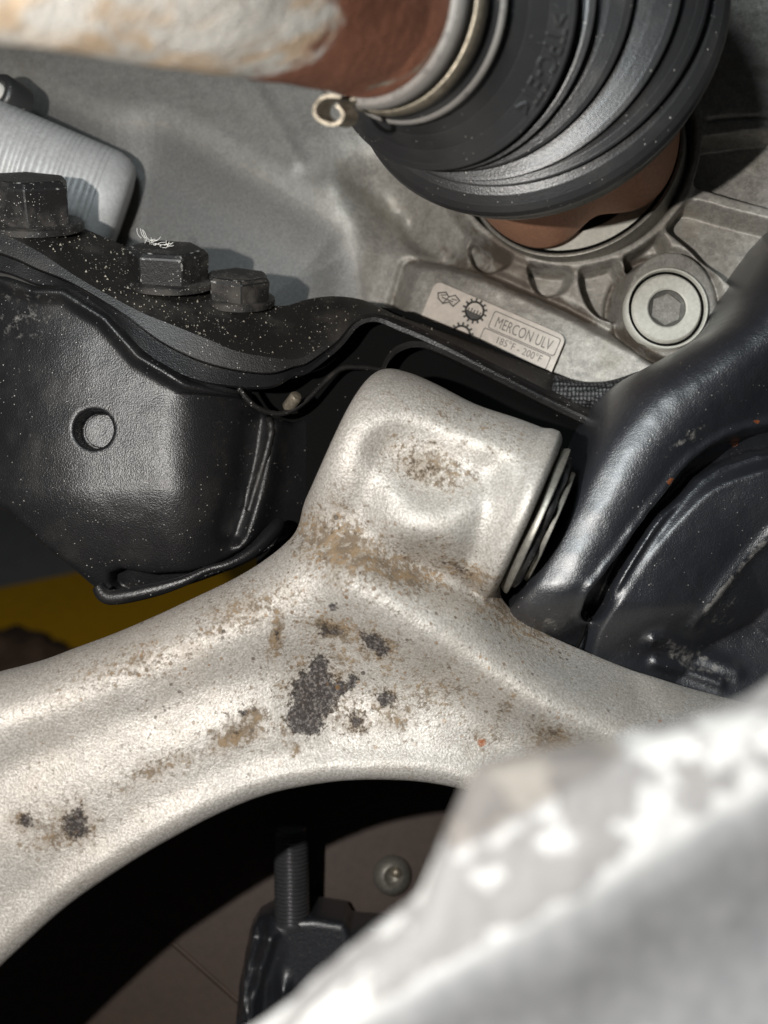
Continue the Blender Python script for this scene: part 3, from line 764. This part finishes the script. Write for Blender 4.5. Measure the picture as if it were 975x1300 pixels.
# inner pocket: rim strip and its back wall, pocket shade painted near black
rim_c = spline(traced([(468, 520, -70), (476, 490, -66), (486, 462, -60), (494, 448, -58), (506, 438, -58), (527, 433, -60), (556, 441, -64), (640, 482, -72), (700, 512, -76), (757, 539, -80)], DS), 8)
k = DS / F
inn = rim_c + np.array([0, 30 * k, 0]); low = rim_c + np.array([3 * k, 4 * k, -7.5 * k])
obj('pocket_rim', *sheet([rim_c + np.array([0, 60 * k, 6 * k]), rim_c, low], 200, 6), MAT['edge'], sub, sharp=30)
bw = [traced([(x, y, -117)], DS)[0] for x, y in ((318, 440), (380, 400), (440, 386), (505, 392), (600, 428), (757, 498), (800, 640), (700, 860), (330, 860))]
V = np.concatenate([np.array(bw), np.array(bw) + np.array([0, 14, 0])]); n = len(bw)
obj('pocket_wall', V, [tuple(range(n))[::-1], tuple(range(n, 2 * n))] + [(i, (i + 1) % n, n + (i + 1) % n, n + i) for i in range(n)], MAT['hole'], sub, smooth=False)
# hexagon bolts on the flange
def hexbolt(p, axis, R, H, rot, parent, mat, washer=1.22):
    import bmesh
    V, Fc = lathe(p, axis, [(0, R * 0.96), (H * 0.86, R), (H, R * 0.88)], 6, (True, True), rot=rot)
    b = obj('hex_bolt', V, Fc, mat, parent, smooth=False)
    b.data.materials.append(MAT['worn'])
    bm = bmesh.new(); bm.from_mesh(b.data)
    bmesh.ops.bevel(bm, geom=[e for e in bm.edges], offset=1.5 * S, segments=1, affect='EDGES', profile=0.5, material=1)
    bm.to_mesh(b.data); bm.free()
    obj('washer', *lathe(p, axis, [(-5, R * washer), (3, R * washer), (5, R * (washer - .05)), (5, R * 0.6)], 40), mat, b, sharp=40)
    return b
up = np.array([0.06, -0.45, 0.88])
hexbolt(traced([(38, 284, -60)], DS)[0], up, 62, 62, 0.35, sub, MAT['bolt'], 1.18)
hexbolt(traced([(214, 356, -70)], DS)[0], up, 58, 46, 0.1, sub, MAT['bolt'], 1.12)
hexbolt(traced([(303, 380, -92)], DS)[0], up, 48, 36, 0.42, sub, MAT['bolt'], 1.08)
v, f = lathe(traced([(374, 506, -50)], DS)[0], (0.5, -0.7, 0.5), [(-20, 9), (4, 9), (7, 7), (8, 3)], 20, (False, True))
obj('bolt_end', v, f, MAT['clamp'], sub, sharp=40)
# weld bead beside the pocket
wp = spline(local([(332, 524, 0), (336, 540, 0), (330, 570, 0), (318, 610, -4), (306, 650, -12)], DS), 8)
rng = np.random.default_rng(2)
wz = np.array([hf.get('z', np.array([487.5 + p[0] / k]), np.array([650 - p[2] / k]))[0] for p in wp])
wp[:, 1] = DS - wz * k - 1
obj('weld_bead', *tube(wp, 4.5 + 2.2 * rng.random(len(wp)), 10), MAT['edge'], sub)
pe = spline(traced([(303, 492, -20), (319, 512, -30), (340, 523, -44), (362, 524, -56), (387, 510, -66), (428, 471, -84), (456, 466, -95), (486, 470, -108)], DS), 8)
obj('pocket_edge', *tube(pe, 4.0, 10), MAT['edge'], sub)
# lower rolled lip below the slot
lp = spline(local([(124, 744, 0), (140, 758, 2), (190, 750, 2), (232, 738, 0), (262, 724, -6), (290, 716, -12), (318, 700, -26), (340, 676, -46), (348, 664, -60)], DS), 8)
obj('rolled_lip', *tube(lp, 8 + 2.5 * np.sin(np.linspace(0, 9, len(lp))), 12), MAT['black'], sub)
# grit lying on the flange
rng = np.random.default_rng(11); parts = []
mc, bc, uc = [resample(C3(c), 400) for c in (mid_up, back, lip_up)]
for i in range(520):
    j = int(np.clip(rng.normal(150, 70), 8, 300)); s = rng.random()
    p = (mc[j] * (1 - s) + bc[j] * s) if rng.random() < 0.6 else (uc[j] * (1 - s) + mc[j] * s)
    p = p + np.array([0, -1.5, 1.5]); r = 0.4 + 1.0 * rng.random() ** 3 * 1.7
    V = p + r * np.array([(1, 0, -.6), (-.8, .7, -.5), (-.5, -.9, -.4), (.1, -.1, 1.0), (0.5, -.6, .3)]) * (0.7 + 0.6 * rng.random((5, 3)))
    parts.append((V, [(0, 1, 2), (0, 3, 1), (1, 3, 2), (2, 3, 4), (0, 4, 3), (0, 2, 4)]))
gr = obj('grit', *join(parts), MAT['grit'], sub, smooth=False); gr['kind'] = 'stuff'
# wisp of lint caught on the bolt
parts = []; rng = np.random.default_rng(5)
for i in range(34):
    p = traced([(182 + i * 1.0 + rng.normal(0, 3), 304 + i * .30 + rng.normal(0, 1.2), -36)], DS)[0]
    q = [p]; d = np.array([rng.normal(0.6, 1), 0, rng.normal(0.3, 0.7)])
    for j in range(4):
        d = d * 0.8 + rng.normal(0, 1, 3) * 0.5; q.append(q[-1] + d * np.array([1.8, 1, 1.1]))
    if i < 4: q = [p + (2 * i, 0, 0), p + (2 * i - 4, 0, 4), p + (2 * i - 6, 0, 9), p + (i - 6, 0, 14)]
    parts.append(tube(spline(q, 3), 0.42, 4))
tag(obj('lint', *join(parts), MAT['white'], None), 'wisp of white fibres caught on the smaller bolt of the black flange', 'lint')

# ------------------------------------------------------------------ right rail
DR = 1215.0
rail_o = thing('frame_rail', 'glossy black pressed steel rail with a dark S shaped groove, beside the aluminium arm', 'frame rail', at(850, 650, DR))
rp = [(640, 800), (660, 754), (683, 708), (715, 652), (743, 597), (771, 532), (794, 491), (822, 466), (860, 445), (896, 425), (942, 396), (975, 346), (1060, 230), (1180, 160), (1180, 1000), (1000, 960), (760, 900), (640, 840)]
rf2 = F2(610, 130, 1200, 1010, 2.0); X, Y = rf2.X, rf2.Y
rf2.set('d', poly_sdf(spline(rp, 4, True), X, Y))
gp = spline([(754, 776), (762, 748), (788, 706), (818, 664), (854, 626), (895, 588), (960, 562), (1080, 540), (1190, 530)], 8)
gd, gpar = line_dist(gp, X, Y)
gw = np.interp(gpar, [0, .08, .25, .42, .55, .72, 1], [15, 18, 9, 8, 14, 16, 18]) + 2.5 * fbm(X / 22, Y / 22, 0 * X + 2, 2)
groove = gd - gw
crest = band([(1060, 330), (975, 412), (905, 478), (850, 530), (806, 590), (768, 655), (735, 715), (700, 775)], X, Y, 78)
low_ = poly_sdf(np.r_[spline([(750, 1010), (750, 860), (758, 790), (800, 720), (846, 660), (900, 610), (980, 582), (1080, 566), (1210, 556)], 8), [(1210, 1020)]], X, Y)
ld = np.clip(-low_, 0, 400)
rz = -30 + 66 * crest + 56 * sstep(825, 735, Y)
lowz = 20 + 48 * sstep(850, 760, Y) - 0.0021 * np.clip(ld - 24, 0, 400) ** 2 - 0.12 * ld
rz = rz + (np.maximum(lowz, -120) - rz) * sstep(5, -14, low_)
rz = rz + 6 * np.exp(-((groove - 5) / 6.0) ** 2) * sstep(-4, 8, low_)
rz = rz - 36 * sstep(3, -7, groove)
rz = rz + 7 * band([(990, 670), (950, 715), (914, 760), (892, 798)], X, Y, 9) + 14 * gauss(X, Y, 835, 818, 9, 9) + 10 * band([(850, 815), (900, 840), (965, 865)], X, Y, 12) + 10 * band([(850, 850), (900, 866), (940, 880)], X, Y, 9)
rz = rz + 1.5 * fbm(X / 26, Y / 26, 0 * X, 2) + 4 * np.abs(fbm(X / 12, Y / 12, 0 * X + 5, 2)) * gauss(X, Y, 700, 790, 40, 20)
rf2.set('k', 16 + 40 * sstep(600, 470, Y))
rf2.set('z', np.maximum(rz, -130))
def f_rail(x, y, t):
    return smax(smax(rf2.get('d', x, y), (t - rf2.get('z', x, y)) * 0.6, rf2.get('k', x, y)), -270 - t, 30)
rs = lambda x, y, t: 1.0 * gauss(x, y, 845, 612, 8, 5) + 1.0 * gauss(x, y, 952, 558, 9, 7) + .8 * gauss(x, y, 962, 535, 8, 4)
rd = lambda x, y, t: (0.50 * gauss(x, y, 900, 850, 70, 18, 24) + 0.36 * gauss(x, y, 930, 790, 60, 45) + 0.55 * band([(975, 685), (940, 728), (905, 775)], x, y, 6) + 0.45 * gauss(x, y, 700, 790, 30, 14) + 0.5 * gauss(x, y, 860, 560, 40, 10, -30))
solid('rail_pressing', f_rail, (622, 140, -290), (1150, 1000, 120), 3.0, DR, MAT['rail'], rail_o, attrs={'dirt_and_tone': rd, 'rust': rs}, tref=55)
crk = spline(local([(744, 782, 26), (738, 790, 26), (733, 806, 25), (726, 822, 22)], DR), 5)
obj('seam_bead', *tube(crk, 2.6, 8), MAT['hole'], rail_o)  # near-black line drawn for the crack below the groove
# short braided hose behind the pocket
hp = spline([at(700, 494, 1345), at(745, 503, 1340), at(790, 498, 1335), at(860, 470, 1335)], 8)
tag(obj('braided_hose', *tube(hp, 21, 20), MAT['weave'], None), 'short length of dark braided hose between subframe pocket and glossy rail', 'hose')

# ------------------------------------------------------------------ control arm
arm = thing('control_arm', 'sandy aluminium control arm with brown stains and a bushing eye at its top', 'control arm', at(480, 830, F))
poly = [(-190, 900), (-90, 872), (0, 850), (60, 834), (100, 819), (150, 800), (200, 778), (250, 754), (300, 729), (345, 699), (378, 666), (400, 630), (450, 570), (550, 560), (640, 590), (646, 640), (640, 690), (635, 718), (642, 744),
        (662, 775), (700, 800), (760, 826), (850, 860), (960, 890), (1120, 930), (1120, 1130), (900, 1095), (760, 1062), (680, 1030), (622, 1000), (562, 984), (500, 977), (420, 980), (330, 997), (230, 1042), (130, 1103), (60, 1162), (0, 1220), (-60, 1285), (-190, 1430)]
arcp = poly[26:]
hp2 = F2(-200, 430, 1140, 1440, 2.0); X, Y = hp2.X, hp2.Y
psm = spline(poly, 5, True)
D = poly_sdf(psm, X, Y); hp2.set('d', D)
darc, _ = line_dist(spline(arcp, 5), X, Y)
kk = np.where(True, 15 + 85 * sstep(20, 180, darc), 0); hp2.set('k', kk)
R_ = 0.13 * np.clip(420 - X, 0, 700) - 8 * sstep(60, 10, darc) * 0
R_ = R_ - 13 * band([(-150, 1035), (0, 968), (120, 917), (250, 872), (330, 850), (390, 846)], X, Y, 42)
R_ = R_ + 7 * band([(-150, 950), (0, 905), (150, 858), (280, 800), (380, 730)], X, Y, 40)
R_ = R_ - 27 * gauss(X, Y, 455, 880, 95, 58, 8) * 0.7 - 16 * band([(560, 850), (620, 905), (700, 950), (800, 990)], X, Y, 40)
R_ = R_ + 44 * band([(455, 735), (520, 772), (590, 822), (670, 872), (760, 915), (900, 960), (1100, 1010)], X, Y, 46)
R_ = R_ - 14 * band([(600, 720), (640, 780), (720, 830), (800, 860)], X, Y, 24)
R_ = R_ - 42 * gauss(X, Y, 560, 726, 74, 24, 22) + 24 * gauss(X, Y, 515, 672, 34, 24, 10)
R_ = R_ + 9 * np.exp(-((darc - 22) / 16) ** 2)
R_ = R_ + 3.0 * fbm(X / 70, Y / 70, 0 * X + 11, 3)
hp2.set('z', 56 + R_)
rec = poly_sdf(spline([(478, 566), (512, 552), (566, 570), (610, 594), (606, 620), (572, 634), (526, 628), (492, 604)], 5, True), X, Y)
rc = 29 * sstep(20, -22, rec) + 14 * band([(618, 600), (606, 650), (592, 700)], X, Y, 17) + 14 * band([(476, 590), (468, 630), (450, 660)], X, Y, 18) - 19 * gauss(X, Y, 532, 668, 44, 22, 16) - 12 * gauss(X, Y, 655, 640, 20, 46, 20)
for _ in range(4):
    rc = sum(np.roll(rc, (dx * 2, dy * 2), (0, 1)) for dx in (-1, 0, 1) for dy in (-1, 0, 1)) / 9
hp2.set('rec', rc)
EC = np.array([555.0, 606.0, -10.0]); EU = np.array([0.905, 0.400, 0.13]); EU /= np.linalg.norm(EU)
def eye_q(x, y, t):
    dx, dy, dt = x - EC[0], y - EC[1], t - EC[2]
    s = dx * EU[0] + dy * EU[1] + dt * EU[2]
    r = np.sqrt(np.maximum(dx * dx + dy * dy + dt * dt - s * s, 0)); return s, r
def f_arm(x, y, t):
    D = hp2.get('d', x, y); z = hp2.get('z', x, y); k = hp2.get('k', x, y)
    body = smax(D, smax((t - z), -62 - t, 10), k) 
    s, r = eye_q(x, y, t)
    R = 110 - hp2.get('rec', x, y) * (t > 0) - 5 * sstep(-70, -128, s) + 4 * sstep(96, 112, s) * sstep(126, 118, s) - 5 * np.exp(-((s - 10) / 45) ** 2) * sstep(620, 520, y)
    a = r - R; b = np.abs(s) - 127
    kb = np.where(s > 0, 9.0, 30.0)
    cyl = smax(a, b, kb)
    right = sstep(60, 115, s)
    f = smin(body, cyl, 46 - 34 * right)
    return smax(f, -np.maximum(r - 93, 102 - s), 4)           # bore behind the bushing
def many(lst):
    def g_(x, y, t):
        v = 0 * x; q = F / (F - t); x = 487.5 + (x - 487.5) * q; y = 650 + (y - 650) * q
        for (cx, cy, rx, ry, dg, a) in lst: v = np.maximum(v, a * gauss(x, y, cx, cy, rx * 1.25, ry * 1.25, dg))
        return v * (t > -20)
    return g_
dark_l = [(404, 852, 12, 18, 15, .95), (400, 880, 24, 26, 20, 1.2), (386, 914, 20, 15, 20, 1.2), (432, 874, 16, 9, -25, .9), (447, 865, 9, 8, 0, .8), (475, 816, 16, 10, 30, 1.0), (487, 826, 9, 9, 0, .8), (488, 888, 11, 9, 20, .85),
          (536, 594, 40, 16, 20, .36), (425, 800, 26, 8, 12, .5), (470, 905, 10, 8, 0, .4), (300, 930, 16, 8, -30, .35), (351, 806, 6, 16, 8, .4), (700, 935, 18, 16, 0, .36), (590, 724, 20, 8, 20, .42), (97, 1045, 15, 18, 10, .85), (35, 1043, 9, 9, 0, .75), (308, 905, 6, 4, 0, .7), (412, 800, 14, 8, 10, .55), (451, 918, 14, 15, 0, .55), (423, 771, 6, 5, 0, .8)]
brown_l = [(590, 530, 120, 34, 22, .34), (545, 592, 56, 28, 20, .58), (404, 878, 44, 52, 15, .5), (478, 820, 30, 20, 20, .5), (97, 1045, 28, 28, 0, .55), (35, 1043, 18, 16, 0, .5), (488, 888, 20, 16, 0, .45), (620, 940, 26, 18, 0, .4), (351, 806, 9, 26, 8, .62), (425, 800, 34, 13, 10, .6), (300, 934, 34, 18, -25, .6), (318, 912, 22, 14, -40, .55), (364, 925, 14, 26, 0, .45), (374, 950, 10, 9, 0, .55), (700, 942, 30, 26, 20, .62), (78, 1062, 40, 16, -12, .55), (215, 972, 60, 14, -20, .38), (150, 1000, 40, 12, 0, .25),
           (150, 846, 90, 26, -16, .33), (300, 775, 70, 24, -22, .36), (430, 690, 74, 34, 24, .56), (500, 722, 70, 22, 20, .52), (590, 726, 50, 16, 24, .46), (545, 590, 46, 22, 20, .5), (490, 570, 20, 12, 0, .34), (670, 792, 70, 20, 24, .46), (451, 918, 16, 16, 0, .62), (505, 905, 22, 26, 0, .4), (560, 690, 20, 14, 0, .34), (640, 905, 12, 30, 30, .36), (432, 640, 30, 30, 0, .3), (545, 880, 60, 30, 0, .3)]
orange_l = [(612, 943, 9, 6, 10, .8), (760, 856, 0.1, .1, 0, 0), (655, 847, 5, 4, 0, .55), (760, 862, 6, 4, 0, .0), (838, 915, 5, 4, 0, .6), (314, 910, 6, 4, 0, .55), (432, 930, 5, 4, 0, .5)]
spots_f = lambda x, y, t: np.clip(0.24 + 0.62 * gauss(x, y, 480, 780, 210, 120, 15) + 0.4 * gauss(x, y, 620, 800, 130, 70, 25) + .35 * gauss(x, y, 230, 870, 190, 90, -25) - .12 * gauss(x, y, 560, 560, 140, 90), 0, .9) * (t > -30)
body_o = solid('arm_body', f_arm, (-150, 440, -135), (1090, 1400, 165), 2.6, F, MAT['arm'], arm,
               attrs={'dark': many(dark_l), 'brown': many(brown_l), 'orange': many(orange_l), 'spots': spots_f})
# bushing in the eye
ed = np.array([EU[0], -EU[2], -EU[1]]); ec = local([EC], F)[0]
v, f = lathe(ec, ed, [(104, 91), (128, 91), (130, 95), (137, 99), (140, 99), (141, 97), (141, 90), (136, 87)], 96)
obj('bushing_sleeve', v, f, MAT['dull'], arm, sharp=40)
v, f = lathe(ec, ed, [(106, 86), (140, 90), (146, 88), (150, 80), (151, 60), (146, 40)], 120, rf=lambda th, s, r: r + (3.5 * np.sin(th * 9) + 11 * fbm(np.cos(th) * 7 + 20, np.sin(th) * 5 + 20, th * 0 + s / 9, 3)) * (s > 141))
obj('bushing_rubber', v, f, MAT['rubber'], arm)
v, f = lathe(ec, ed, [(144, 38), (151, 72), (152, 74), (157, 74), (158, 72), (158, 18)], 72)
obj('bushing_flange', v, f, MAT['dull'], arm, sharp=40)

# ------------------------------------------------------------------ turned grey tube and grommet, upper left
tp = at(-50, 186, 1450); td = at(150, 268, 1520) - tp; tl = np.linalg.norm(td); R0 = 89
prof = [(-60, R0), (0, R0)]
for i in range(1, 27):
    s = i / 27 * (tl - 26) + 2.6 * math.sin(i * 7.1); dp = 0.6 + 0.7 * abs(math.sin(i * 3.7)); prof += [(s - 0.9, R0), (s, R0 - dp), (s + 0.9, R0)]
prof += [(tl - 22, R0 - 1), (tl - 8, R0 - 5), (tl + 2, R0 - 13), (tl + 8, R0 - 24), (tl + 10, R0 - 40), (tl + 10, 6)]
tb = tag(obj('turned_sleeve', *lathe(tp, td, prof, 96, (True, True)), MAT['grey'], None, sharp=60), 'pale grey turned metal sleeve with fine rings, above the black flange', 'sleeve')
gp_ = at(0, 118, 1440)
gm = thing('cable_grommet', 'black ring with a pale centre at the extreme upper left, above the turned sleeve', 'grommet', gp_)
obj('ring', *lathe(gp_, (-0.5, -1, 0.1), [(-40, 30), (0, 30), (6, 27), (8, 22), (6, 16), (-4, 12)], 48), MAT['rubber'], gm, sharp=50)
obj('core', *lathe(gp_ + np.array([-9, 0, 4]), (-0.5, -1, 0.1), [(-6, 15), (6, 14), (9, 9), (10, 1)], 32, (False, True)), MAT['white'], gm)

# ------------------------------------------------------------------ below the arm
DU = 1650.0
tray = thing('undertray', 'dim brown undertray with seam and push pin seen under the arm arch', 'undertray', at(400, 1150, DU))
def tray_pt(x, y, t=0.0):
    return local(np.array([(x, y, t + 0.25 * (y - 1100))]), DU)[0]
corn = [(-60, 1010), (250, 900), (760, 900), (900, 1500), (-120, 1500)]
def slab(pts, th_, name, mat, parent, t0=0.0):
    A = np.array([tray_pt(x, y, t0) for x, y in pts]); Bq = A + np.array([0, th_, 0]); n = len(pts)
    return obj(name, np.concatenate([A, Bq]), [tuple(range(n)), tuple(range(n, 2 * n))[::-1]] + [(i, n + i, n + (i + 1) % n, (i + 1) % n) for i in range(n)], mat, parent, smooth=False)
slab([(-160, 1060), (250, 960), (760, 900), (900, 1500), (640, 1500), (229, 1186), (60, 1060)], 10, 'tray_panel', MAT['tray'], tray, 4)
slab([(-160, 1060), (58, 1064), (227, 1191), (634, 1500), (-200, 1500)], 10, 'tray_panel', MAT['tray'], tray, -2)
obj('seam_bead', *tube(np.array([tray_pt(222, 1184, 2), tray_pt(228, 1188, 2), tray_pt(330, 1266, 2), tray_pt(600, 1470, 2)]), 5, 8), MAT['tray'], tray)
pp = tray_pt(498, 1108, 6)
pin = obj('push_pin', *lathe(pp, (0.1, -1, 0.25), [(-4, 34), (4, 34), (12, 30), (18, 22), (20, 17), (16, 13), (12, 9), (11, 1)], 40, (False, True)), MAT['dull'], tray, sharp=50)
obj('pin_head', *lathe(pp + np.array([7, -14, 10]), (0.1, -1, 0.25), [(-6, 10), (3, 9), (6, 5), (7, 1)], 24, (False, True)), MAT['clamp'], pin)
DB = 1530.0
lb = thing('link_bracket', 'black crumpled bracket with an upright threaded stud, in the dark below the arm', 'bracket', at(400, 1250, DB))
bp = F2(240, 1120, 700, 1460, 2.0); X, Y = bp.X, bp.Y
bp.set('d', poly_sdf([(314, 1190), (324, 1174), (346, 1162), (400, 1160), (438, 1166), (446, 1180), (520, 1186), (640, 1186), (640, 1450), (280, 1450), (300, 1260)], X, Y))
bp.set('z', 18 * sstep(330, 372, X) - 34 * sstep(360, 300, X) * (0.4 + 1.1 * np.abs(fbm(X / 16, Y / 60, 0 * X, 3))) - 30 * sstep(440, 470, X) + 30 * band([(345, 1180), (330, 1230), (318, 1300)], X, Y, 10) + 14 * band([(322, 1190), (312, 1250), (306, 1320)], X, Y, 5) + 16 * gauss(X, Y, 362, 1245, 8, 14))
solid('bracket_block', lambda x, y, t: smax(smax(bp.get('d', x, y), (t - bp.get('z', x, y)) * .6, 8), -60 - t, 8), (260, 1140, -75), (660, 1440, 70), 3.0, DB, MAT['rail'], lb)
sp0 = at(371, 1172, DB); prof = [(0, 29)]
for i in range(24): prof += [(4 + i * 6.3, 29), (7.1 + i * 6.3, 26)]
prof += [(158, 26), (161, 16)]
obj('threaded_stud', *lathe(sp0, (-0.02, 0.05, 1), prof, 40, (False, True)), MAT['stud'], lb, smooth=True, sharp=30)
# rag on the floor
c = floor_at(20, 850, 0.02); V, Fc = [], []
th = np.linspace(0, 2 * np.pi, 40, endpoint=False); rings = []
for ph in np.linspace(0.02, np.pi - 0.02, 24):
    x, y, z = np.sin(ph) * np.cos(th), np.sin(ph) * np.sin(th), np.cos(ph) + 0 * th
    r = 1 + 0.5 * fbm(x * 2.3 + 8, y * 2.3 + 8, z * 2.3 + 8, 4)
    rings.append(np.array(c) + np.stack([x * r * .05, y * r * .035, z * r * .03], 1))
V, Fc = skin_rings(rings, True, (True, True))
tag(obj('rag', w2b(V), Fc, MAT['rag'], None), 'crumpled dark brown rag lying on the yellow floor stripe', 'rag')

# ------------------------------------------------------------------ blurred casting close to the lens
DFG = 480.0
fp = [(300, 1420), (372, 1300), (430, 1246), (490, 1196), (530, 1166), (545, 1138), (562, 1096), (588, 1034), (604, 1002), (624, 985), (700, 966), (800, 950), (900, 924), (975, 898), (1150, 830), (1150, 1420)]
fg = F2(260, 740, 1180, 1440, 3.0); X, Y = fg.X, fg.Y
fg.set('d', poly_sdf(spline(fp, 4, True), X, Y))
qd = (X - 620) * 0.50 + (Y - 990) * 0.866
qv = np.interp(qd, [-80, 0, 50, 150, 175, 260, 330, 420, 600], [-20, 0, 14, 60, 70, 52, 44, 60, 120])
for _ in range(3):
    qv = sum(np.roll(qv, (dx * 6, dy * 6), (0, 1)) for dx in (-1, 0, 1) for dy in (-1, 0, 1)) / 9
fg.set('z', qv + 5 * fbm(X / 24, Y / 24, 0 * X + 1, 4) * sstep(190, 120, qd) + 6 * fbm(X / 120, Y / 120, 0 * X, 2))
fgq = lambda x, y: (x - 620) * 0.50 + (y - 990) * 0.866
solid('cast_bracket', lambda x, y, t: smax(smax(fg.get('d', x, y), (t - fg.get('z', x, y)) * .7, 26), -80 - t, 14), (290, 770, -100), (1130, 1400, 190), 6.0, DFG, MAT['front'], None,
      attrs={'tan': lambda x, y, t: sstep(68, 40, fgq(x, y)), 'white': lambda x, y, t: sstep(42, 72, fgq(x, y)) * sstep(185, 135, fgq(x, y))})  # white follows the sunlit facet, painted as colour over the crust
tag(bpy.data.objects['cast_bracket'], 'out of focus crusted pale casting filling the lower corner in front of the arm', 'casting')
